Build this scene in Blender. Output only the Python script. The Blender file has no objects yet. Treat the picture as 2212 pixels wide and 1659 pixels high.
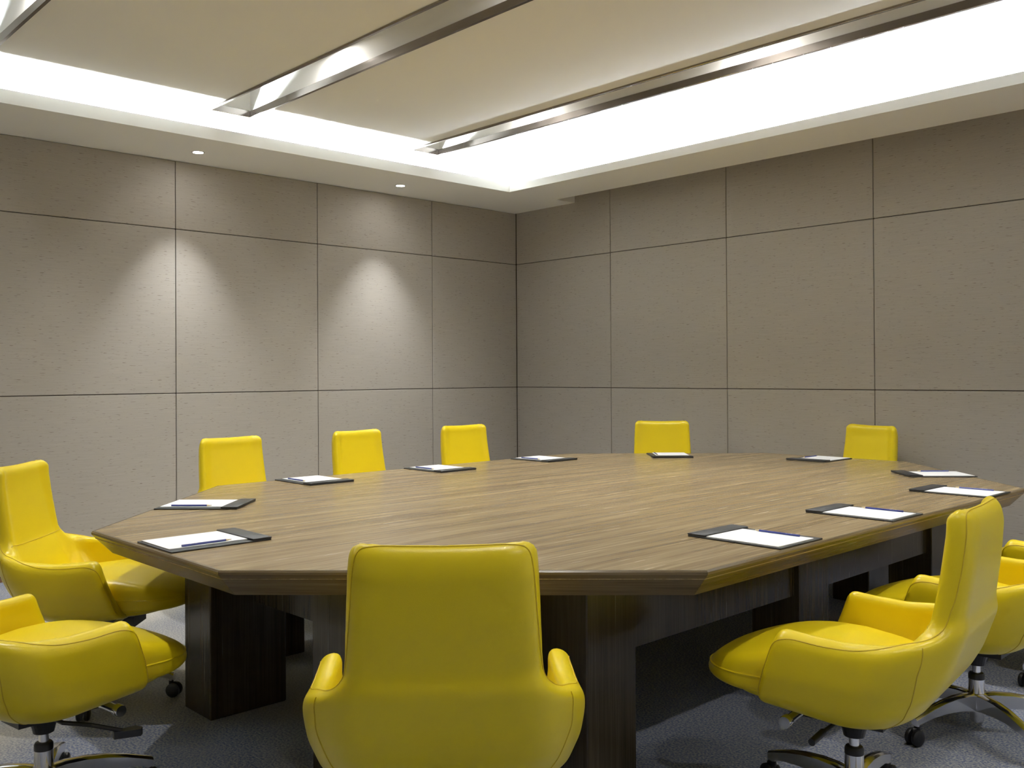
import bpy, bmesh, math, random
import numpy as np
from mathutils import Vector, Matrix

random.seed(7)
SC = bpy.context.scene
COL = SC.collection
PI = math.pi

# ------------------------------------------------------------------ camera
TH = 0.8226                       # angle between view direction and the left wall
F_PX, CX, CY, ROLL, PITCH = 2030.287, 1077.18, 796.70, -0.0059, 0.0064
CAM_XY, CAM_H = (6.6294, -6.3977), 1.3211
cam_d = bpy.data.cameras.new('camera')
cam = bpy.data.objects.new('camera', cam_d)
COL.objects.link(cam)
SC.camera = cam
cam_d.sensor_fit = 'HORIZONTAL'
cam_d.sensor_width = 36.0
cam_d.lens = 36.0 * F_PX / 2212.0
cam_d.shift_x = (1106.0 - CX) / 2212.0
cam_d.shift_y = (CY - 829.5) / 2212.0
cam_d.clip_start = 0.05
_ct, _st = math.cos(TH), math.sin(TH)
def _room(X, Y, Z):               # camera-frame axes -> room axes
    return Vector((X * _ct - Z * _st, X * _st + Z * _ct, Y))
_c, _s = math.cos(PITCH), math.sin(PITCH)
_cr, _sr = math.cos(ROLL), math.sin(ROLL)
_R = _room(_cr, _sr * _c, -_sr * _s)
_U = _room(-_sr, _cr * _c, -_cr * _s)
_Fw = _room(0, _s, _c)
cam.matrix_world = Matrix(((_R.x, _U.x, -_Fw.x, CAM_XY[0]), (_R.y, _U.y, -_Fw.y, CAM_XY[1]),
                           (_R.z, _U.z, -_Fw.z, CAM_H), (0, 0, 0, 1)))

# ------------------------------------------------------------------ world, exposure
world = bpy.data.worlds.new('world')
SC.world = world
world.use_nodes = True
world.node_tree.nodes['Background'].inputs[0].default_value = (0.0, 0.0, 0.0, 1)
world.node_tree.nodes['Background'].inputs[1].default_value = 0.0
SC.view_settings.view_transform = 'Standard'
SC.view_settings.look = 'None'
SC.view_settings.gamma = 1.0
SC.view_settings.use_curve_mapping = False
SC.view_settings.exposure = 0.36
SC.cycles.max_bounces = 10
SC.cycles.diffuse_bounces = 6
SC.cycles.glossy_bounces = 5
SC.cycles.caustics_reflective = False
SC.cycles.caustics_refractive = False
SC.cycles.sample_clamp_indirect = 6.0
SC.cycles.use_denoising = True

SPOT_W = [[86, 74], [96, 20], [62, 28]]   # slot spotlights: per slot, (far half, near half)
WASH_W = 98.0                     # wall washers in the soffit
LED_LEFT, LED_BACK = 1320.0, 820.0   # cove strips (emission strength)

# ------------------------------------------------------------------ helpers
def mat(name, color=(0.8, 0.8, 0.8), rough=0.5, metal=0.0, spec=0.5, coat=0.0, coat_rough=0.1):
    m = bpy.data.materials.new(name)
    m.use_nodes = True
    b = m.node_tree.nodes['Principled BSDF']
    b.inputs['Base Color'].default_value = (*color, 1)
    b.inputs['Roughness'].default_value = rough
    b.inputs['Metallic'].default_value = metal
    b.inputs['Specular IOR Level'].default_value = spec
    b.inputs['Coat Weight'].default_value = coat
    b.inputs['Coat Roughness'].default_value = coat_rough
    return m, m.node_tree, b

def node(nt, kind, **kw):
    n = nt.nodes.new(kind)
    for k, v in kw.items():
        if k.startswith('_'):
            setattr(n, k[1:], v)
        else:
            n.inputs[k.replace('__', ' ')].default_value = v
    return n

def ramp(nt, pts):
    n = nt.nodes.new('ShaderNodeValToRGB')
    e = n.color_ramp.elements
    e[0].position, e[0].color = pts[0][0], (*pts[0][1], 1)
    e[1].position, e[1].color = pts[-1][0], (*pts[-1][1], 1)
    for p, c in pts[1:-1]:
        x = e.new(p)
        x.color = (*c, 1)
    return n

def link(nt, a, ao, b, bi):
    nt.links.new(a.outputs[ao], b.inputs[bi])

def mesh_obj(name, verts, faces, m, parent=None, smooth=False, me=None):
    if me is None:
        me = bpy.data.meshes.new(name)
        me.from_pydata([tuple(v) for v in verts], [], [tuple(f) for f in faces])
        me.update()
        if m is not None:
            me.materials.append(m)
        if smooth:
            me.polygons.foreach_set('use_smooth', [True] * len(me.polygons))
    o = bpy.data.objects.new(name, me)
    COL.objects.link(o)
    if parent is not None:
        o.parent = parent
    return o

def bm_obj(name, bm, m, parent=None, smooth=False):
    me = bpy.data.meshes.new(name)
    bmesh.ops.recalc_face_normals(bm, faces=bm.faces)
    bm.to_mesh(me)
    bm.free()
    me.materials.append(m)
    if smooth:
        me.polygons.foreach_set('use_smooth', [True] * len(me.polygons))
        me.set_sharp_from_angle(angle=math.radians(40))
    o = bpy.data.objects.new(name, me)
    COL.objects.link(o)
    if parent is not None:
        o.parent = parent
    return o

def add_box(bm, lo, hi, bevel=0.0, seg=1):
    r = bmesh.ops.create_cube(bm, size=1.0)
    vs = r['verts']
    for v in vs:
        v.co = Vector([lo[i] + (v.co[i] + 0.5) * (hi[i] - lo[i]) for i in range(3)])
    if bevel > 0:
        es = list({e for v in vs for e in v.link_edges})
        bmesh.ops.bevel(bm, geom=es, offset=bevel, segments=seg, profile=0.5, affect='EDGES')

def box(name, lo, hi, m, parent=None, bevel=0.0, seg=1):
    bm = bmesh.new()
    add_box(bm, lo, hi, bevel, seg)
    return bm_obj(name, bm, m, parent)

def add_lathe(bm, prof, n=24, axis='Z', center=(0, 0, 0), close=True):
    """profile [(r, h)] turned around an axis through center"""
    rings = []
    for r, h in prof:
        ring = []
        for k in range(n):
            a = 2 * PI * k / n
            c, s = r * math.cos(a), r * math.sin(a)
            if axis == 'Z': p = (c, s, h)
            elif axis == 'X': p = (h, c, s)
            else: p = (c, h, s)
            ring.append(bm.verts.new(Vector(p) + Vector(center)))
        rings.append(ring)
    for a, b in zip(rings[:-1], rings[1:]):
        for k in range(n):
            bm.faces.new((a[k], a[(k + 1) % n], b[(k + 1) % n], b[k]))
    if close:
        bm.faces.new(rings[0][::-1])
        bm.faces.new(rings[-1])

def add_tube(bm, pts, r, n=8, closed=False):
    pts = [Vector(p) for p in pts]
    rs = r if isinstance(r, (list, tuple)) else [r] * len(pts)
    rings = []
    up = None
    N = len(pts)
    for i, p in enumerate(pts):
        if closed:
            t = pts[(i + 1) % N] - pts[i - 1]
        else:
            t = pts[min(i + 1, N - 1)] - pts[max(i - 1, 0)]
        t.normalize()
        if up is None:
            up = Vector((0, 0, 1)) if abs(t.z) < 0.9 else Vector((1, 0, 0))
        u = (up - t * up.dot(t))
        if u.length < 1e-6:
            u = t.orthogonal()
        u.normalize()
        up = u
        w = t.cross(u)
        rings.append([bm.verts.new(p + (u * math.cos(2 * PI * k / n) + w * math.sin(2 * PI * k / n)) * rs[i]) for k in range(n)])
    pairs = list(zip(rings[:-1], rings[1:]))
    if closed:
        pairs.append((rings[-1], rings[0]))
    for a, b in pairs:
        for k in range(n):
            bm.faces.new((a[k], a[(k + 1) % n], b[(k + 1) % n], b[k]))
    if not closed:
        bm.faces.new(rings[0][::-1])
        bm.faces.new(rings[-1])

def add_prism(bm, poly, z0, z1):
    a = [bm.verts.new((x, y, z0)) for x, y in poly]
    b = [bm.verts.new((x, y, z1)) for x, y in poly]
    bm.faces.new(a[::-1])
    bm.faces.new(b)
    n = len(poly)
    for k in range(n):
        bm.faces.new((a[k], a[(k + 1) % n], b[(k + 1) % n], b[k]))

def thing(name, label, cat, loc=(0, 0, 0), rz=0.0, group=None):
    o = bpy.data.objects.new(name, None)
    o.empty_display_size = 0.1
    COL.objects.link(o)
    o.location = loc
    o.rotation_euler = (0, 0, rz)
    o['label'] = label
    o['category'] = cat
    if group:
        o['group'] = group
    return o

def struct(o, label=None, cat=None):
    o['kind'] = 'structure'
    if label: o['label'] = label
    if cat: o['category'] = cat
    return o

def copy_tree(o, parent=None):
    c = o.copy()
    COL.objects.link(c)
    c.parent = parent
    for ch in list(o.children):
        copy_tree(ch, c)
    return c

# ------------------------------------------------------------------ materials
def fabric_panel():
    m, nt, b = mat('wall_fabric', (0.3, 0.26, 0.21), 0.85, spec=0.2)
    tc = node(nt, 'ShaderNodeTexCoord')
    geo = node(nt, 'ShaderNodeNewGeometry')
    # weave runs horizontally: world z fine, along-wall coarse
    sep = node(nt, 'ShaderNodeSeparateXYZ'); link(nt, geo, 'Position', sep, 0)
    add = node(nt, 'ShaderNodeMath', _operation='SUBTRACT'); link(nt, sep, 'X', add, 0); link(nt, sep, 'Y', add, 1)
    def coords(sx, sz):
        a = node(nt, 'ShaderNodeMath', _operation='MULTIPLY'); link(nt, add, 0, a, 0); a.inputs[1].default_value = sx
        z = node(nt, 'ShaderNodeMath', _operation='MULTIPLY'); link(nt, sep, 'Z', z, 0); z.inputs[1].default_value = sz
        c = node(nt, 'ShaderNodeCombineXYZ'); link(nt, a, 0, c, 'X'); link(nt, z, 0, c, 'Y')
        return c
    # slubs: sparse dark dashes
    c1 = coords(20.0, 210.0)
    n1 = node(nt, 'ShaderNodeTexNoise', Scale=1.0, Detail=1.5, Roughness=0.5); link(nt, c1, 0, n1, 'Vector')
    r1 = ramp(nt, [(0.665, (0, 0, 0)), (0.72, (1, 1, 1))]); link(nt, n1, 'Fac', r1, 0)
    # thread streaks
    c2 = coords(5.0, 330.0)
    n2 = node(nt, 'ShaderNodeTexNoise', Scale=1.0, Detail=3.0, Roughness=0.6); link(nt, c2, 0, n2, 'Vector')
    r2 = ramp(nt, [(0.30, (0.395, 0.362, 0.318)), (0.70, (0.462, 0.427, 0.378))]); link(nt, n2, 'Fac', r2, 0)
    mx = node(nt, 'ShaderNodeMix', _data_type='RGBA'); mx.inputs['B'].default_value = (0.17, 0.14, 0.105, 1)
    sc = node(nt, 'ShaderNodeMath', _operation='MULTIPLY'); link(nt, r1, 0, sc, 0); sc.inputs[1].default_value = 0.85
    link(nt, sc, 0, mx, 'Factor'); link(nt, r2, 0, mx, 'A'); link(nt, mx, 'Result', b, 'Base Color')
    bp = node(nt, 'ShaderNodeBump', Strength=0.15, Distance=0.002); link(nt, n2, 'Fac', bp, 'Height'); link(nt, bp, 0, b, 'Normal')
    return m
M_FABRIC = fabric_panel()
M_GROOVE, _, _ = mat('groove_brown', (0.045, 0.033, 0.024), 0.8, spec=0.2)
M_CEIL, _, _ = mat('ceiling_paint', (0.90, 0.89, 0.86), 0.9, spec=0.15)
M_BASE, _, _ = mat('baseboard_wood', (0.20, 0.105, 0.045), 0.5)

def wood(name, vertical=False, shade=1.0):
    m, nt, b = mat(name, (0.2, 0.14, 0.08), 0.34, spec=0.45)
    tc = node(nt, 'ShaderNodeTexCoord')
    mp = node(nt, 'ShaderNodeMapping')
    mp.inputs['Scale'].default_value = (16.0, 16.0, 0.6) if vertical else (16.0, 0.6, 16.0)
    link(nt, tc, 'Object', mp, 'Vector')
    n1 = node(nt, 'ShaderNodeTexNoise', Scale=1.6, Detail=5.0, Roughness=0.62, Distortion=0.4); link(nt, mp, 0, n1, 'Vector')
    mp2 = node(nt, 'ShaderNodeMapping')
    mp2.inputs['Scale'].default_value = (120.0, 120.0, 2.5) if vertical else (120.0, 2.5, 120.0)
    link(nt, tc, 'Object', mp2, 'Vector')
    n2 = node(nt, 'ShaderNodeTexNoise', Scale=1.0, Detail=3.0, Roughness=0.6); link(nt, mp2, 0, n2, 'Vector')
    t = shade
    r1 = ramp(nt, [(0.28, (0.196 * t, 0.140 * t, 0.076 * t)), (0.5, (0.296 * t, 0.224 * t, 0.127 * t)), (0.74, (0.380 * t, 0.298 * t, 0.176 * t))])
    link(nt, n1, 'Fac', r1, 0)
    r2 = ramp(nt, [(0.34, (0.76, 0.74, 0.70)), (0.62, (1.09, 1.09, 1.08))]); link(nt, n2, 'Fac', r2, 0)
    mx = node(nt, 'ShaderNodeMix', _data_type='RGBA', _blend_type='MULTIPLY', Factor=1.0)
    link(nt, r1, 0, mx, 'A'); link(nt, r2, 0, mx, 'B'); link(nt, mx, 'Result', b, 'Base Color')
    rr = node(nt, 'ShaderNodeMapRange'); rr.inputs['To Min'].default_value = 0.19; rr.inputs['To Max'].default_value = 0.31
    link(nt, n2, 'Fac', rr, 0); link(nt, rr, 0, b, 'Roughness')
    bp = node(nt, 'ShaderNodeBump', Strength=0.08, Distance=0.0008); link(nt, n2, 'Fac', bp, 'Height'); link(nt, bp, 0, b, 'Normal')
    return m
M_TOP = wood('table_veneer')
M_EDGE_SHADED = wood('table_edge_shaded', shade=0.55)  # same wood as the top, shade on the sloping edge painted in
M_POST_SHADED = wood('table_post_shaded', vertical=True, shade=0.17)  # same wood again, gloom under the table put into its colour

def carpet():
    m, nt, b = mat('carpet', (0.3, 0.3, 0.3), 0.95, spec=0.1)
    geo = node(nt, 'ShaderNodeNewGeometry')
    n0 = node(nt, 'ShaderNodeTexNoise', Scale=0.75, Detail=2.0, Roughness=0.5); link(nt, geo, 'Position', n0, 'Vector')
    sx = node(nt, 'ShaderNodeSeparateXYZ'); link(nt, geo, 'Position', sx, 0)
    mr = node(nt, 'ShaderNodeMapRange'); link(nt, sx, 'X', mr, 0)
    mr.inputs['From Min'].default_value = 3.2; mr.inputs['From Max'].default_value = 4.6
    mr.inputs['To Min'].default_value = 0.0; mr.inputs['To Max'].default_value = 0.22
    ad0 = node(nt, 'ShaderNodeMath', _operation='ADD'); link(nt, n0, 'Fac', ad0, 0); link(nt, mr, 0, ad0, 1)
    r0 = ramp(nt, [(0.44, (0, 0, 0)), (0.60, (1, 1, 1))]); link(nt, ad0, 0, r0, 0)
    n1 = node(nt, 'ShaderNodeTexNoise', Scale=120.0, Detail=3.0, Roughness=0.6); link(nt, geo, 'Position', n1, 'Vector')
    ra = ramp(nt, [(0.36, (0.40, 0.385, 0.350)), (0.64, (0.56, 0.545, 0.505))]); link(nt, n1, 'Fac', ra, 0)
    rb = ramp(nt, [(0.38, (0.14, 0.175, 0.32)), (0.50, (0.29, 0.32, 0.41)), (0.62, (0.47, 0.48, 0.50))]); link(nt, n1, 'Fac', rb, 0)
    mx = node(nt, 'ShaderNodeMix', _data_type='RGBA'); link(nt, r0, 0, mx, 'Factor'); link(nt, ra, 0, mx, 'A'); link(nt, rb, 0, mx, 'B')
    link(nt, mx, 'Result', b, 'Base Color')
    n3 = node(nt, 'ShaderNodeTexNoise', Scale=400.0, Detail=2.0); link(nt, geo, 'Position', n3, 'Vector')
    bp = node(nt, 'ShaderNodeBump', Strength=0.35, Distance=0.002); link(nt, n3, 'Fac', bp, 'Height'); link(nt, bp, 0, b, 'Normal')
    return m
M_CARPET = carpet()

def leather(name, col, rough=0.31):
    m, nt, b = mat(name, col, rough, spec=0.5)
    tc = node(nt, 'ShaderNodeTexCoord')
    n1 = node(nt, 'ShaderNodeTexVoronoi', Scale=420.0); link(nt, tc, 'Object', n1, 'Vector')
    n2 = node(nt, 'ShaderNodeTexNoise', Scale=14.0, Detail=2.0); link(nt, tc, 'Object', n2, 'Vector')
    a = node(nt, 'ShaderNodeMath', _operation='MULTIPLY_ADD'); link(nt, n2, 'Fac', a, 0); a.inputs[1].default_value = 2.5; link(nt, n1, 'Distance', a, 2)
    bp = node(nt, 'ShaderNodeBump', Strength=0.10, Distance=0.001); link(nt, a, 0, bp, 'Height'); link(nt, bp, 0, b, 'Normal')
    return m
M_YELLOW = leather('yellow_leather', (0.80, 0.625, 0.010))
M_SEAM = leather('yellow_seam', (0.60, 0.42, 0.010), 0.45)
M_CHROME, _, _ = mat('polished_aluminium', (0.80, 0.80, 0.82), 0.16, metal=1.0)
M_CHROME2, _, _ = mat('chrome', (0.86, 0.86, 0.87), 0.07, metal=1.0)
M_BLACK, _, _ = mat('black_plastic', (0.012, 0.012, 0.014), 0.38)
M_BRONZE, _, _ = mat('bronze_trim', (0.30, 0.27, 0.25), 0.13, metal=1.0)
M_PADBLACK = leather('black_leatherette', (0.016, 0.016, 0.018), 0.45)
M_PAPER, _, _ = mat('white_paper', (0.86, 0.87, 0.90), 0.8, spec=0.2)
M_PENCIL, _, _ = mat('pencil_blue', (0.020, 0.035, 0.22), 0.3)
M_TIP, _, _ = mat('pencil_wood', (0.70, 0.58, 0.36), 0.6)
M_PRINT, _, _ = mat('pencil_print', (0.85, 0.85, 0.86), 0.4)
M_GRAPH, _, _ = mat('graphite', (0.03, 0.03, 0.035), 0.4)
M_WHITEMETAL, _, _ = mat('white_enamel', (0.80, 0.79, 0.76), 0.45)

def emitter(name, color, strength, dots=0.0):
    m = bpy.data.materials.new(name)
    m.use_nodes = True
    nt = m.node_tree
    nt.nodes.remove(nt.nodes['Principled BSDF'])
    e = node(nt, 'ShaderNodeEmission', Color=(*color, 1), Strength=strength)
    if dots:                                      # a row of separate diodes along the strip
        g = node(nt, 'ShaderNodeNewGeometry')
        sp = node(nt, 'ShaderNodeSeparateXYZ'); link(nt, g, 'Position', sp, 0)
        ad = node(nt, 'ShaderNodeMath', _operation='ADD'); link(nt, sp, 'X', ad, 0); link(nt, sp, 'Y', ad, 1)
        fr = node(nt, 'ShaderNodeMath', _operation='PINGPONG'); link(nt, ad, 0, fr, 0); fr.inputs[1].default_value = dots
        gt = node(nt, 'ShaderNodeMath', _operation='GREATER_THAN'); link(nt, fr, 0, gt, 0); gt.inputs[1].default_value = dots / 2
        ml = node(nt, 'ShaderNodeMath', _operation='MULTIPLY'); link(nt, gt, 0, ml, 0); ml.inputs[1].default_value = strength * 2
        link(nt, ml, 0, e, 'Strength')
    link(nt, e, 0, nt.nodes['Material Output'], 'Surface')
    return m
M_LED_L = emitter('led_left', (0.88, 0.96, 1.0), LED_LEFT)
M_LED_B = emitter('led_back', (0.86, 0.94, 1.0), LED_BACK, 0.010)
M_LENS = emitter('lamp_lens', (1.0, 0.97, 0.92), 300.0)
M_LENS2 = emitter('downlight_lens', (1.0, 0.98, 0.95), 110.0)

# ------------------------------------------------------------------ room
RX, RY = 8.4, -8.4
ZS, ZM = 2.90, 3.10               # soffit and main ceiling
floor = struct(box('floor', (-0.2, RY - 0.2, -0.1), (RX + 0.2, 0.2, 0.0), M_CARPET))

G = 0.0025                        # half joint
def panel_wall(name, cols, rows, axis):
    """panels sit 18 mm proud of a dark backing; axis 'L' = plane x=0, 'B' = plane y=0"""
    if axis == 'L':
        w = box(name, (-0.12, RY - 0.1, 0), (-0.018, 0.1, 3.3), M_GROOVE)
    else:
        w = box(name, (-0.12, 0.018, 0), (RX + 0.1, 0.12, 3.3), M_GROOVE)
    struct(w)
    cache = {}
    for a, b in zip(cols[:-1], cols[1:]):
        for c, d in zip(rows[:-1], rows[1:]):
            ln, ht = b - a - 2 * G, d - c - 2 * G
            key = (round(ln, 4), round(ht, 4))
            if key not in cache:
                bm = bmesh.new()
                if axis == 'L':
                    add_box(bm, (-0.018, -ln, 0), (0, 0, ht), 0.003)
                else:
                    add_box(bm, (0, 0, 0), (ln, 0.018, ht), 0.003)
                o = bm_obj('wall_panel', bm, M_FABRIC, w)
                cache[key] = o
            else:
                o = cache[key].copy()
                COL.objects.link(o)
                o.parent = w
            o.location = (0, -(a + G), c + G) if axis == 'L' else (a + G, 0, c + G)
    return w
rows_l = [0.036, 1.2, 2.4, 2.9]
rows_b = [0.036, 1.2, 2.4, 3.29]
cols_l = [0.0] + [1.056 + 1.2 * k for k in range(6)] + [8.4]
cols_b = [1.2 * k for k in range(8)]
wall_left = panel_wall('wall_left', cols_l, rows_l, 'L')
wall_back = panel_wall('wall_back', cols_b, rows_b, 'B')
struct(box('wall_front', (-0.1, RY - 0.1, 0), (RX + 0.1, RY, 3.3), M_CEIL))
struct(box('wall_right', (RX, RY, 0), (RX + 0.1, 0.0, 3.3), M_CEIL))
struct(box('baseboard_left', (-0.018, RY, 0), (-0.004, -0.0, 0.030), M_BASE))
struct(box('baseboard_back', (0.0, 0.004, 0), (RX, 0.018, 0.030), M_BASE))

# ceiling plane with three slots
TX0, TX1 = 0.77, 7.60
TROUGHS = [(-1.89, -1.60), (-3.57, -3.26), (-5.25, -4.94)]
bm = bmesh.new()
ys = [-0.26]
for y0, y1 in TROUGHS:
    ys += [y1, y0]
ys.append(RY)
for k in range(0, len(ys), 2):
    add_box(bm, (-0.018, ys[k + 1], ZM), (RX, ys[k], ZM + 0.02))
for y0, y1 in TROUGHS:
    add_box(bm, (-0.018, y0, ZM), (TX0, y1, ZM + 0.02))
    add_box(bm, (TX1, y0, ZM), (RX, y1, ZM + 0.02))
ceiling = struct(bm_obj('ceiling', bm, M_CEIL))
# slab above everything, closes the room
struct(box('trim_5', (-0.12, RY - 0.1, 3.50), (RX + 0.1, 0.12, 3.56), M_CEIL))

# soffits with cove lips
CLX, CBY = 0.75, -0.80
bm = bmesh.new()
add_box(bm, (-0.018, RY, ZS), (CLX - 0.014, CBY, ZS + 0.015))
add_box(bm, (CLX - 0.014, RY, ZS), (CLX, CBY, ZS + 0.082))
soffit_l = struct(bm_obj('trim_1', bm, M_CEIL))
bm = bmesh.new()
add_box(bm, (-0.018, CBY + 0.014, ZS), (RX, -0.26, ZS + 0.015))
add_box(bm, (CLX - 0.014, CBY, ZS), (RX, CBY + 0.014, ZS + 0.064))
add_box(bm, (-0.018, CBY, ZS), (CLX - 0.014, CBY + 0.014, ZS + 0.015))
add_box(bm, (0.78, -0.26, ZS), (RX, -0.24, 3.3))          # side of the pocket at the wall
add_box(bm, (-0.018, -0.26, ZS), (0.78, 0.0, 3.3))         # solid corner, end of the pocket
add_box(bm, (0.78, -0.24, 3.28), (RX, 0.0, 3.30))
soffit_b = struct(bm_obj('trim_2', bm, M_CEIL))
# the cove goes on round the two sides behind the camera
CRX, CFY = RX - 0.75, RY + 0.80
bm = bmesh.new()
add_box(bm, (CRX + 0.014, CFY, ZS), (RX, CBY, ZS + 0.015))
add_box(bm, (CRX, CFY, ZS), (CRX + 0.014, CBY, ZS + 0.082))
soffit_r = struct(bm_obj('trim_3', bm, M_CEIL))
bm = bmesh.new()
add_box(bm, (CLX, RY, ZS), (RX, CFY - 0.014, ZS + 0.015))
add_box(bm, (CLX, CFY - 0.014, ZS), (RX, CFY, ZS + 0.082))
soffit_f = struct(bm_obj('trim_4', bm, M_CEIL))
# LED strips lying in the coves
def led(name, lo, hi, m, parent):
    o = box(name, lo, hi, m, parent)
    return o
led('led_strip', (0.595, RY + 0.1, 2.922), (0.645, CBY - 0.02, 2.928), M_LED_L, soffit_l)
led('led_strip', (0.50, -0.690, 2.946), (RX - 0.1, -0.650, 2.957), M_LED_B, soffit_b)



# ------------------------------------------------------------------ light slots
def spot(name, loc, power, size, blend, color, parent, radius=0.03, aim=None):
    d = bpy.data.lights.new(name, 'SPOT')
    d.energy = power
    d.spot_size = math.radians(size)
    d.spot_blend = blend
    d.color = color
    d.shadow_soft_size = radius
    o = bpy.data.objects.new(name, d)
    COL.objects.link(o)
    o.parent = parent
    o.location = loc
    if aim is not None:
        o.rotation_euler = Vector(aim).to_track_quat('-Z', 'Y').to_euler()
    return o

slot_labels = ['bronze-framed ceiling light slot closest to the back wall',
               'bronze-framed ceiling light slot in the middle of the three',
               'bronze-framed ceiling light slot cut off by the top left corner']
SPOTS_X = {-1.89: [1.9, 3.7, 5.5, 7.2], -3.57: [1.9, 3.7, 5.5, 7.2], -5.25: [1.9, 3.7, 5.5, 7.2]}
for ti, ((y0, y1), lab) in enumerate(zip(TROUGHS, slot_labels)):
    yc = (y0 + y1) / 2
    t = thing('light_slot', lab, 'light slot', (TX0, yc, ZM), 0, 'light slots in the ceiling')
    L, hw = TX1 - TX0, (y1 - y0) / 2
    fr, dz, up = 0.016, 0.012, 0.034           # flange width, drop below ceiling, liner height
    for s in (-1, 1):
        bm = bmesh.new()
        a, b = sorted((s * (hw - fr), s * (hw + 0.002)))
        add_box(bm, (0, a, -dz), (L, b, up), 0.0015)
        bm_obj('frame_side', bm, M_BRONZE, t)
    for x0, x1 in ((0, fr), (L - fr, L)):
        bm = bmesh.new()
        add_box(bm, (x0, -hw + fr, -dz), (x1, hw - fr, up), 0.0015)
        bm_obj('frame_end', bm, M_BRONZE, t)
    bm = bmesh.new()
    add_box(bm, (0, -hw, up), (L, -hw + 0.012, 0.36))
    add_box(bm, (0, hw - 0.012, up), (L, hw, 0.36))
    add_box(bm, (0, -hw, up), (0.012, hw, 0.36))
    add_box(bm, (L - 0.012, -hw, up), (L, hw, 0.36))
    add_box(bm, (0, -hw, 0.36), (L, hw, 0.375))
    bm_obj('recess_lining', bm, M_CEIL, t)
    for x in SPOTS_X[y0]:
        bm = bmesh.new()
        add_lathe(bm, [(0.052, 0.36), (0.052, 0.175), (0.046, 0.170), (0.042, 0.187)], 20, 'Z', (x - TX0, 0, 0))
        s_ = bm_obj('spotlight', bm, M_BLACK, t, True)
        bm = bmesh.new()
        add_lathe(bm, [(0.040, 0.177), (0.040, 0.174)], 20, 'Z', (x - TX0, 0, 0))
        bm_obj('lens', bm, M_LENS, s_)
        spot('spot_lamp', (x - TX0, 0, 0.168), SPOT_W[ti][0 if x < 4.5 else 1], 130, 1.0, (1.0, 0.97, 0.90), t, 0.035)

# ------------------------------------------------------------------ downlights in the soffit
dl = [(-3.45, 'round recessed downlight above the left wall, nearer to the camera'),
      (-1.68, 'round recessed downlight above the left wall, nearer to the room corner'),
      (-5.22, None)]
for y, lab in dl:
    if lab is None:
        continue
    t = thing('downlight', lab, 'downlight', (0.36, y, ZS), 0, 'downlights washing the left wall')
    bm = bmesh.new()
    add_lathe(bm, [(0.046, 0.0), (0.046, -0.003), (0.036, -0.004), (0.034, 0.0)], 28)
    bm_obj('trim_ring', bm, M_WHITEMETAL, t, True)
    bm = bmesh.new()
    add_lathe(bm, [(0.034, -0.0005), (0.030, -0.0035)], 24)
    bm_obj('lens', bm, M_LENS2, t)
    spot('wash_lamp', (0, 0, -0.012), WASH_W, 68, 1.0, (0.95, 0.98, 1.0), t, 0.015, aim=(-0.02, 0, -1))

# ------------------------------------------------------------------ table
TC, TROT, TH_ = (3.570, -2.824), math.radians(0.55), 0.76
E_, C_, L_ = 0.984, 1.405, 2.665
def octagon(inset):
    r = C_ / math.sqrt(2)
    k = inset * math.tan(PI / 8)
    hl, hw = L_ / 2 + r - inset, E_ / 2 + r - inset     # along y, along x
    e, l = E_ / 2 - k, L_ / 2 - k
    return [(e, -hl), (hw, -l), (hw, l), (e, hl), (-e, hl), (-hw, l), (-hw, -l), (-e, -hl)]
table = thing('conference_table', 'large elongated octagonal wooden conference table with panel base', 'table', (TC[0], TC[1], 0), TROT)
TT = 0.085
bm = bmesh.new()
add_prism(bm, octagon(0.012), TH_ - 0.028, TH_)
bm.normal_update()
tope = [e for e in bm.edges if all(abs(v.co.z - TH_) < 1e-6 for v in e.verts)]
bmesh.ops.bevel(bm, geom=tope, offset=0.0015, segments=1, affect='EDGES')
bm_obj('tabletop', bm, M_TOP, table)
# eight mitred edge boards, leaning inwards towards the floor
o0, o1, i0, i1 = octagon(0.0), octagon(0.066), octagon(0.013), octagon(0.095)
for k in range(8):
    j = (k + 1) % 8
    A, B = Vector((*o0[k], 0)), Vector((*o0[j], 0))
    d = (B - A).normalized() * 0.0006
    def P(poly, q, z, s):
        return Vector((*poly[q], z)) + d * s
    bm = bmesh.new()
    ring = [(o0, TH_ - 0.005), (octagon(0.004), TH_), (i0, TH_), (i1, TH_ - TT), (o1, TH_ - TT), (octagon(0.0), TH_ - 0.012)]
    va = [bm.verts.new(P(p_, k, z, 1)) for p_, z in ring]
    vb = [bm.verts.new(P(p_, j, z, -1)) for p_, z in ring]
    n = len(ring)
    for q in range(n):
        bm.faces.new((va[q], va[(q + 1) % n], vb[(q + 1) % n], vb[q]))
    bm.faces.new(va[::-1]); bm.faces.new(vb)
    # local frame along the board so that the grain follows it
    ang = math.atan2(B.y - A.y, B.x - A.x) - PI / 2
    mid = (A + B) / 2
    rot = Matrix.Rotation(-ang, 4, 'Z')
    for v in bm.verts:
        v.co = rot @ (v.co - mid)
    o = bm_obj('edge_board', bm, M_EDGE_SHADED, table)
    o.location = mid
    o.rotation_euler = (0, 0, ang)
# underside
bm = bmesh.new()
add_prism(bm, octagon(0.094), TH_ - 0.05, TH_ - 0.029)
bm_obj('underside', bm, M_POST_SHADED, table)
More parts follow.
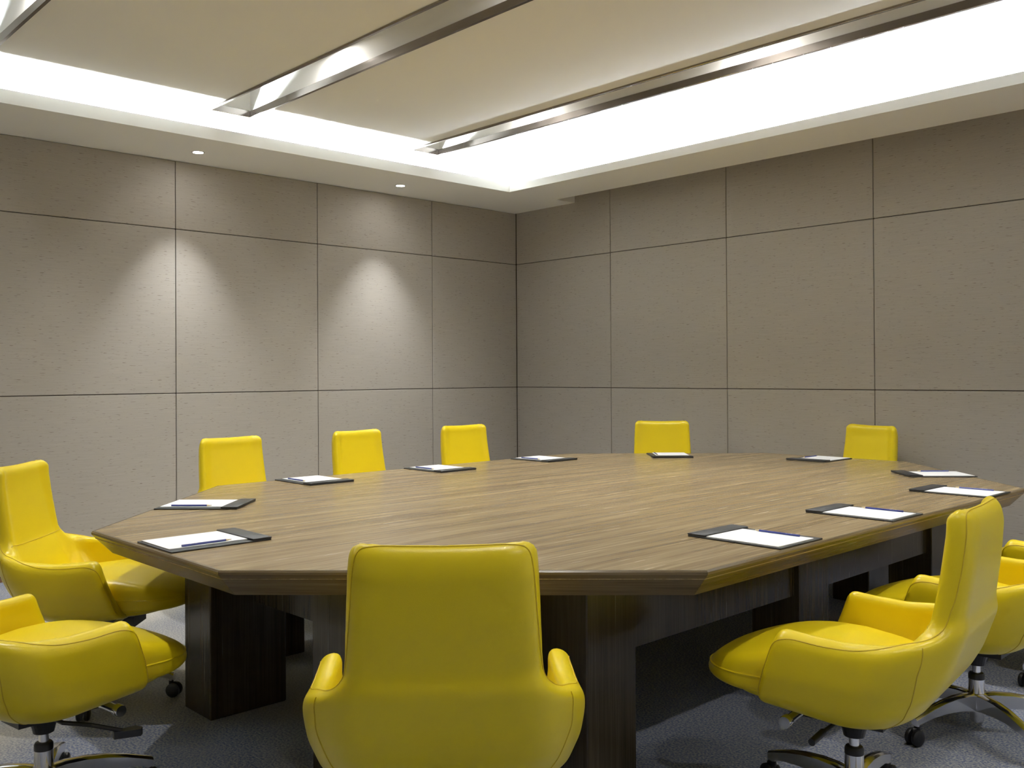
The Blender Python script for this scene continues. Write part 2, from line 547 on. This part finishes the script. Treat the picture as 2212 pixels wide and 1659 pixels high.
# base: posts and hanging boards
PT = TH_ - 0.0505
posts = []
for sx in (-1, 1):
    for sy in (-1, 1):
        x0, x1 = sorted((sx * 0.36, sx * 0.58)); y0, y1 = sorted((sy * 1.93, sy * 1.60))
        posts.append((x0, y0, x1, y1))
    for yc in (-1.305, -0.015, 1.275):
        x0, x1 = sorted((sx * 1.11, sx * 0.89))
        posts.append((x0, yc - 0.12, x1, yc + 0.12))
for x0, y0, x1, y1 in posts:
    box('post', (x0, y0, 0), (x1, y1, PT), M_POST_SHADED, table, 0.004, 1)
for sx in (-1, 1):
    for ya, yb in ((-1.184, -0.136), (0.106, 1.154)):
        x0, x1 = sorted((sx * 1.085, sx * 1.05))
        box('hanging_board', (x0, ya, 0.425), (x1, yb, PT), M_POST_SHADED, table)
    box('hanging_board', (-0.359, sx * 1.72 - 0.0175, 0.425), (0.359, sx * 1.72 + 0.0175, PT), M_POST_SHADED, table)

# ------------------------------------------------------------------ implicit surfaces for the upholstery
def curve(xs, ys):
    g = np.linspace(xs[0] - 0.25, xs[-1] + 0.25, 900)
    y = np.interp(g, xs, ys)
    # straight-line continuation outside
    s0 = (ys[1] - ys[0]) / (xs[1] - xs[0]); s1 = (ys[-1] - ys[-2]) / (xs[-1] - xs[-2])
    y = np.where(g < xs[0], ys[0] + (g - xs[0]) * s0, y)
    y = np.where(g > xs[-1], ys[-1] + (g - xs[-1]) * s1, y)
    k = max(3, int(0.05 / (g[1] - g[0])))
    ker = np.hanning(k + 2)[1:-1]; ker /= ker.sum()
    pad = np.pad(y, (k, k), mode='edge')
    y = np.convolve(pad, ker, mode='same')[k:-k]
    return lambda t: np.interp(t, g, y)

def smax(a, b, k):
    h = np.maximum(k - np.abs(a - b), 0.0) / k
    return np.maximum(a, b) + h * h * k * 0.25
def smin(a, b, k):
    return -smax(-a, -b, k)

W_ = curve([.28, .33, .40, .48, .55, .62, .70], [.190, .240, .298, .322, .328, .322, .312])
YR_ = curve([.28, .33, .41, .52, .64, .80, .90, .97], [-.10, -.185, -.268, -.328, -.372, -.396, -.406, -.396])
HT_ = curve([-.42, -.34, -.27, -.20, -.10, 0.0, .10, .20], [.66, .642, .622, .606, .598, .603, .612, .612])
TB_ = curve([.45, .62, .80, .90, .97], [.085, .076, .065, .057, .044])
WB_ = curve([.45, .62, .70, .80, .97], [.240, .224, .216, .212, .206])

def sd_outer2(x, y, z):
    rc = 0.16
    qx = np.abs(x) - W_(z) + rc
    qy = YR_(z) + rc - y
    return np.hypot(np.maximum(qx, 0), np.maximum(qy, 0)) + np.minimum(np.maximum(qx, qy), 0) - rc

def f_shell(p):
    x, y, z = p[..., 0], p[..., 1], p[..., 2]
    d2 = sd_outer2(x, y, z)
    zb = 0.343 + 0.13 * y
    yf = 0.165 - (z - 0.37) * 0.36
    outer = smax(d2, z - HT_(y), 0.046)
    outer = smax(outer, zb - z, 0.075)
    outer = smax(outer, y - yf, 0.026)
    T = 0.060
    cav = np.maximum(d2 + T, zb + 0.06 - z)
    bucket = smax(outer, -cav, 0.030)
    # back rest, wrapped slightly around the sitter
    th = TB_(z)
    zt = 0.962 + 0.20 * x * x
    r = 0.04
    qx = np.abs(x) - WB_(z) + r
    qz = z - zt + r
    dxz = np.hypot(np.maximum(qx, 0), np.maximum(qz, 0)) + np.minimum(np.maximum(qx, qz), 0) - r
    back = smax(dxz, np.abs(d2 + th / 2) - th / 2, 0.044)
    back = smax(back, y + 0.05, 0.03)
    back = smax(back, 0.46 - z, 0.03)
    return smin(bucket, back, 0.045)

def f_seat(p):
    x, y, z = p[..., 0], p[..., 1], p[..., 2]
    rc = 0.14
    w = 0.252 - 0.10 * np.maximum(0.05 - y, 0)
    qx = np.abs(x) - w + rc
    yfr = 0.388 - 0.55 * x * x
    qy = np.maximum(y - yfr, -0.225 - y) + rc
    d = np.hypot(np.maximum(qx, 0), np.maximum(qy, 0)) + np.minimum(np.maximum(qx, qy), 0) - rc
    zt = 0.535 - 0.35 * x * x - 0.85 * np.maximum(y - 0.06, 0) ** 2 - 0.12 * np.maximum(-y, 0)
    zb = 0.380 + 0.05 * y
    f = smax(d, z - zt, 0.046)
    return smax(f, zb - z, 0.032)

def f_pan(p):
    x, y, z = p[..., 0], p[..., 1], p[..., 2]
    rc = 0.12
    qx = np.abs(x) - 0.238 + rc
    qy = np.maximum(y - (0.330 - 0.55 * x * x), -0.02 - y) + rc
    d = np.hypot(np.maximum(qx, 0), np.maximum(qy, 0)) + np.minimum(np.maximum(qx, qy), 0) - rc
    f = smax(d, z - 0.425, 0.03)
    return smax(f, 0.350 + 0.11 * y - z, 0.055)

def grad(f, p, e=1e-3):
    g = np.empty_like(p)
    for i in range(3):
        d = np.zeros(3); d[i] = e
        g[..., i] = (f(p + d) - f(p - d)) / (2 * e)
    return g
def project(f, p, it=4):
    p = np.array(p, float)
    for _ in range(it):
        v = f(p); g = grad(f, p)
        p = p - (v / np.maximum((g * g).sum(-1), 1e-6))[..., None] * g
    return p

def surface_net(f, lo, hi, h):
    lo = np.array(lo); hi = np.array(hi)
    n = np.ceil((hi - lo) / h).astype(int) + 1
    ax = [lo[i] + np.arange(n[i]) * h for i in range(3)]
    X = np.stack(np.meshgrid(*ax, indexing='ij'), -1)
    V = f(X)
    S = V < 0
    m = n - 1
    acc = np.zeros((*m, 3)); cnt = np.zeros(m)
    def corner(A, o):
        return A[o[0]:o[0] + m[0], o[1]:o[1] + m[1], o[2]:o[2] + m[2]]
    cs = [(a, b, c) for a in (0, 1) for b in (0, 1) for c in (0, 1)]
    for i, a in enumerate(cs):
        for b in cs[i + 1:]:
            if sum(abs(a[k] - b[k]) for k in range(3)) != 1:
                continue
            va, vb = corner(V, a), corner(V, b)
            msk = (va < 0) != (vb < 0)
            t = np.where(msk, va / np.where(msk, va - vb, 1), 0)
            for k in range(3):
                acc[..., k] += np.where(msk, a[k] + t * (b[k] - a[k]), 0)
            cnt += msk
    act = cnt > 0
    idx = -np.ones(m, int)
    idx[act] = np.arange(act.sum())
    cell = np.argwhere(act)
    P = lo + (cell + acc[act] / cnt[act][:, None]) * h
    P = project(f, P, 2)
    quads = []
    for k in range(3):
        u, v = (k + 1) % 3, (k + 2) % 3
        sl0 = [slice(None)] * 3; sl1 = [slice(None)] * 3
        sl0[k] = slice(0, -1); sl1[k] = slice(1, None)
        a, b = S[tuple(sl0)], S[tuple(sl1)]
        e = np.argwhere(a != b)
        e = e[(e[:, u] > 0) & (e[:, v] > 0) & (e[:, u] < m[u]) & (e[:, v] < m[v])]
        sgn = a[tuple(e.T)]
        def cid(du, dv):
            q = e.copy(); q[:, u] -= du; q[:, v] -= dv
            return idx[tuple(q.T)]
        q = np.stack([cid(1, 1), cid(0, 1), cid(0, 0), cid(1, 0)], -1)
        q[~sgn] = q[~sgn][:, ::-1]
        quads.append(q)
    Q = np.concatenate(quads)
    return P, Q

def net_obj(name, f, lo, hi, h, m, parent):
    P, Q = surface_net(f, lo, hi, h)
    me = bpy.data.meshes.new(name)
    me.from_pydata(P.tolist(), [], Q.tolist())
    me.update()
    me.materials.append(m)
    me.polygons.foreach_set('use_smooth', [True] * len(me.polygons))
    o = bpy.data.objects.new(name, me)
    COL.objects.link(o)
    o.parent = parent
    return o

def smooth_path(pts, n):
    pts = np.array(pts, float)
    s = np.r_[0, np.cumsum(np.linalg.norm(np.diff(pts, axis=0), axis=1))]
    t = np.linspace(0, s[-1], n)
    q = np.stack([np.interp(t, s, pts[:, i]) for i in range(3)], -1)
    for _ in range(3):
        q[1:-1] = (q[:-2] + 2 * q[1:-1] + q[2:]) / 4
    return q

# ------------------------------------------------------------------ chair
def make_chair():
    t = thing('office_chair', '', 'chair', group='yellow leather chairs around the table')
    sh = net_obj('shell', f_shell, (-.36, -.46, .27), (.36, .26, 1.0), 0.0085, M_YELLOW, t)
    # stitched seams lying in the leather
    def seam(pts, f, par, r=0.0017, n=70, m=M_SEAM, name='seam'):
        q = project(f, smooth_path(pts, n), 6)
        bm = bmesh.new()
        add_tube(bm, q, r, 5)
        return bm_obj(name, bm, m, par, True)
    edge = [(.298, .160, .40), (.318, .118, .50), (.322, .088, .575), (.322, .04, .594), (.322, -.05, .586), (.318, -.14, .588),
            (.292, -.23, .596), (.262, -.29, .62), (.235, -.335, .665), (.222, -.365, .73), (.215, -.385, .82), (.209, -.400, .92),
            (.19, -.392, .966), (.12, -.385, .978), (0, -.385, .978)]
    edge = edge + [(-a, b, c) for a, b, c in edge[-2::-1]]
    seam(edge, f_shell, sh, n=190)
    for s in (-1, 1):
        seam([(s * .272, -.292, .607), (s * .286, -.285, .54), (s * .268, -.270, .45), (s * .215, -.225, .37), (s * .15, -.15, .325)], f_shell, sh)
    inner = [(-.215, -.27, .665), (-.17, -.29, .652), (-.08, -.30, .646), (0, -.30, .645), (.08, -.30, .646), (.17, -.29, .652), (.215, -.27, .665)]
    seam(inner, f_shell, sh, 0.0014)
    st = net_obj('seat_cushion', f_seat, (-.29, -.30, .36), (.29, .42, .53), 0.0085, M_YELLOW, t)
    # welt round the front of the cushion
    pts = []
    for k in range(41):
        a = math.radians(-95 + 190 * k / 40)
        pts.append((.262 * math.sin(a), .225 + .170 * math.cos(a) if abs(a) < PI / 2 else .225, .442))
    pts = [(-.26, .0, .446), (-.262, .1, .444)] + pts[3:-3] + [(.262, .1, .444), (.26, .0, .446)]
    seam(pts, f_seat, st, 0.0036, 90, M_YELLOW, 'piping')
    net_obj('seat_pan', f_pan, (-.27, -.24, .29), (.27, .35, .46), 0.0095, M_YELLOW, t)
    # mechanism
    bm = bmesh.new()
    add_prism(bm, [(-.055, -.10), (.055, -.10), (.07, .16), (-.07, .16)], .292, .335)
    add_lathe(bm, [(.030, .245), (.034, .262), (.045, .292)], 20)
    me_ = bm_obj('mechanism', bm, M_BLACK, t)
    for s in (-1, 1):
        bm = bmesh.new()
        add_lathe(bm, [(.013, .05), (.013, .215), (.0185, .216), (.0185, .236), (.0165, .240)], 20, 'X')
        if s < 0:
            for v in bm.verts: v.co.x = -v.co.x
        for v in bm.verts: v.co += Vector((0, .115, .325))
        bm_obj('tension_knob', bm, M_CHROME2, me_, True)
    bm = bmesh.new()
    add_tube(bm, [(.04, -.01, .305), (.12, .0, .298), (.17, .02, .300), (.195, .045, .295), (.225, .125, .262)], .0068, 8)
    add_prism(bm, [(.207, .105), (.226, .10), (.262, .165), (.25, .178), (.222, .172)], .242, .263)
    bm_obj('lever', bm, M_BLACK, me_)
    bm = bmesh.new()
    add_tube(bm, [(-.05, .02, .305), (-.19, .03, .298)], .006, 8)
    add_tube(bm, [(-.17, .03, .298), (-.245, .035, .290)], .0105, 10)
    bm_obj('handle', bm, M_BLACK, me_, True)
    bm = bmesh.new()
    add_lathe(bm, [(.0145, .19), (.0145, .252)], 20)
    gc = bm_obj('gas_cylinder', bm, M_CHROME2, t, True)
    bm = bmesh.new()
    add_lathe(bm, [(.0275, .192), (.0275, .208), (.024, .214), (.016, .216)], 24)
    bm_obj('cylinder_cap', bm, M_BLACK, t, True)
    # five-star base
    bm = bmesh.new()
    add_lathe(bm, [(.020, .035), (.023, .040), (.023, .085), (.034, .090), (.036, .138), (.0275, .142), (.0275, .192)], 28)
    base = bm_obj('base', bm, M_CHROME, t, True)
    leg0 = cas0 = None
    for k in range(5):
        a = 2 * PI * k / 5
        if leg0 is None:
            bm = bmesh.new()
            secs = [(.020, .140, .062, .022), (.06, .145, .060, .021), (.12, .144, .053, .019), (.18, .136, .045, .0175),
                    (.24, .122, .037, .016), (.29, .106, .030, .0145), (.320, .095, .025, .013)]
            rings = []
            for r, zt, dp, hw in secs:
                rings.append([bm.verts.new(q) for q in ((r, -hw * .55, zt), (r, hw * .55, zt), (r, hw, zt - .006), (r, hw * .8, zt - dp), (r, -hw * .8, zt - dp), (r, -hw, zt - .006))])
            for A, B in zip(rings[:-1], rings[1:]):
                for q in range(6):
                    bm.faces.new((A[q], A[(q + 1) % 6], B[(q + 1) % 6], B[q]))
            bm.faces.new(rings[0][::-1]); bm.faces.new(rings[-1])
            add_lathe(bm, [(.0095, .060), (.0095, .092), (.006, .094)], 14, 'Z', (.306, 0, 0))
            o = leg0 = bm_obj('leg', bm, M_CHROME, base, True)
            me_leg = o.data
            bm = bmesh.new()
            for s in (-1, 1):
                pr = [(.014, s * .006), (.026, s * .006), (.0285, s * .010), (.0285, s * .019), (.024, s * .023), (.010, s * .0235)]
                add_lathe(bm, pr, 22, 'Y', (.306 + .012, 0, .0285))
            add_box(bm, (.297, -.007, .030), (.330, .007, .062), .004)
            add_lathe(bm, [(.010, .052), (.010, .066)], 14, 'Z', (.306, 0, 0))
            c = cas0 = bm_obj('caster', bm, M_BLACK, base, True)
        else:
            o = leg0.copy(); COL.objects.link(o); o.parent = base
            c = cas0.copy(); COL.objects.link(c); c.parent = base
        o.rotation_euler = (0, 0, a)
        c.rotation_euler = (0, 0, a)
    for ch in t.children:
        if ch.name.split('.')[0] in ('base', 'gas_cylinder', 'cylinder_cap', 'mechanism'):
            ch.location.y = -0.028
    return t

GRP = 'yellow leather chairs around the table'
# x, y, facing (deg), base turn (deg), label
CHAIRS = [
    (4.79, -4.88, 140, 20, 'yellow leather swivel chair in the front centre, seen from behind'),
    (3.58, -5.44, 99, 0, 'yellow leather swivel chair cropped by the bottom left corner'),
    (2.63, -4.92, 48, 10, 'yellow leather swivel chair at the left edge, its whole backrest in view'),
    (5.265, -3.73, 188, 0, 'yellow leather swivel chair in the right foreground, seen from behind its side'),
    (5.25, -2.75, 183, 15, 'yellow leather swivel chair directly behind the right foreground chair'),
    (5.25, -1.78, 178, 30, 'yellow leather swivel chair farthest along the right table side, mostly cropped'),
    (1.82, -3.74, 5, 0, 'yellow leather chair behind the left table side, leftmost of the three against the left wall'),
    (1.80, -2.815, 8, 0, 'yellow leather chair behind the left table side, middle of the three'),
    (1.86, -1.985, 0, 0, 'yellow leather chair behind the left table side, nearest to the room corner'),
    (2.44, -0.86, -49, 0, 'yellow leather chair at the far angled table edge, facing the camera'),
    (3.55, -0.49, -105, 0, 'yellow leather chair at the far table end, close to the back wall'),
]
proto = make_chair()
for k, (x, y, fa, bt, lab) in enumerate(CHAIRS):
    o = proto if k == 0 else copy_tree(proto)
    o.location = (x, y, 0)
    o.rotation_euler = (0, 0, math.radians(fa - 90))
    o['label'] = lab
    o['group'] = GRP
    for ch in o.children:
        if ch.name.split('.')[0] == 'base':
            ch.rotation_euler = (0, 0, math.radians(bt))

# ------------------------------------------------------------------ notepad folders and pencils
def make_folder():
    """origin under the middle; +y points to the table centre"""
    t = thing('notepad_folder', '', 'notepad', group='notepads laid out on the table')
    box('board', (-.135, -.1775, 0), (.135, .1775, .0055), M_PADBLACK, t, .0018, 2)
    bm = bmesh.new()
    add_box(bm, (-.135, .108, .0056), (.135, .1795, .0125), .003, 2)
    bm_obj('flap', bm, M_PADBLACK, t, True)
    box('paper_pad', (-.126, -.166, .0056), (.096, .1075, .0082), M_PAPER, t)
    return t
def make_pencil():
    """lies along +y, tip forward"""
    t = thing('pencil', '', 'pencil', group='blue pencils on the notepads')
    R = .0038
    bm = bmesh.new()
    add_lathe(bm, [(R, -.088), (R, .066)], 6, 'Y', (0, 0, R * .87))
    bd = bm_obj('body', bm, M_PENCIL, t)
    bm = bmesh.new()
    add_lathe(bm, [(R * .98, .066), (.0012, .083)], 12, 'Y', (0, 0, R * .87))
    bm_obj('sharpened_tip', bm, M_TIP, t, True)
    bm = bmesh.new()
    add_lathe(bm, [(.0012, .083), (.0002, .087)], 8, 'Y', (0, 0, R * .87))
    bm_obj('lead', bm, M_GRAPH, t, True)
    for k, (a, b) in enumerate(((-.060, -.052), (-.050, -.045), (-.043, -.034))):
        box('printed_mark', (-.0014, a, R * .87 + R * .864), (.0014, b, R * .87 + R * .875), M_PRINT, bd)
    return t
# x, y, direction to the table centre (deg), where
PADS = [
    (3.600, -4.955, 90, 'nearest to the chair cropped at bottom left'),
    (2.755, -4.545, 45, 'on the left angled edge, beside the leftmost backrest'),
    (2.275, -3.705, 0, 'on the left table side, third from the room corner'),
    (2.275, -2.840, 0, 'on the left table side, second from the room corner'),
    (2.275, -1.955, 0, 'on the left table side, nearest to the room corner'),
    (2.700, -1.160, -45, 'on the far angled edge before the chair facing us'),
    (3.570, -0.725, -90, 'at the far table end before the back wall chair'),
    (4.470, -1.150, -135, 'on the far right angled edge, beyond the right row of three'),
    (4.870, -1.830, 180, 'on the right table side, farthest of the row of three'),
    (4.870, -2.785, 180, 'on the right table side, middle of the row of three'),
    (4.870, -3.580, 180, 'on the right table side, nearest of the row of three'),
]
fol, pen = make_folder(), make_pencil()
for k, (x, y, a, where) in enumerate(PADS):
    f = fol if k == 0 else copy_tree(fol)
    q = pen if k == 0 else copy_tree(pen)
    rz = math.radians(a - 90)
    f.location = (x, y, TH_)
    f.rotation_euler = (0, 0, rz)
    f['label'] = 'black notepad folder ' + where
    off = Vector((.086, -.032, 0))
    off.rotate(Matrix.Rotation(rz, 3, 'Z'))
    q.location = (x + off.x, y + off.y, TH_ + .0084)
    q.rotation_euler = (0, 0, rz)
    q['label'] = 'blue pencil on notepad ' + where
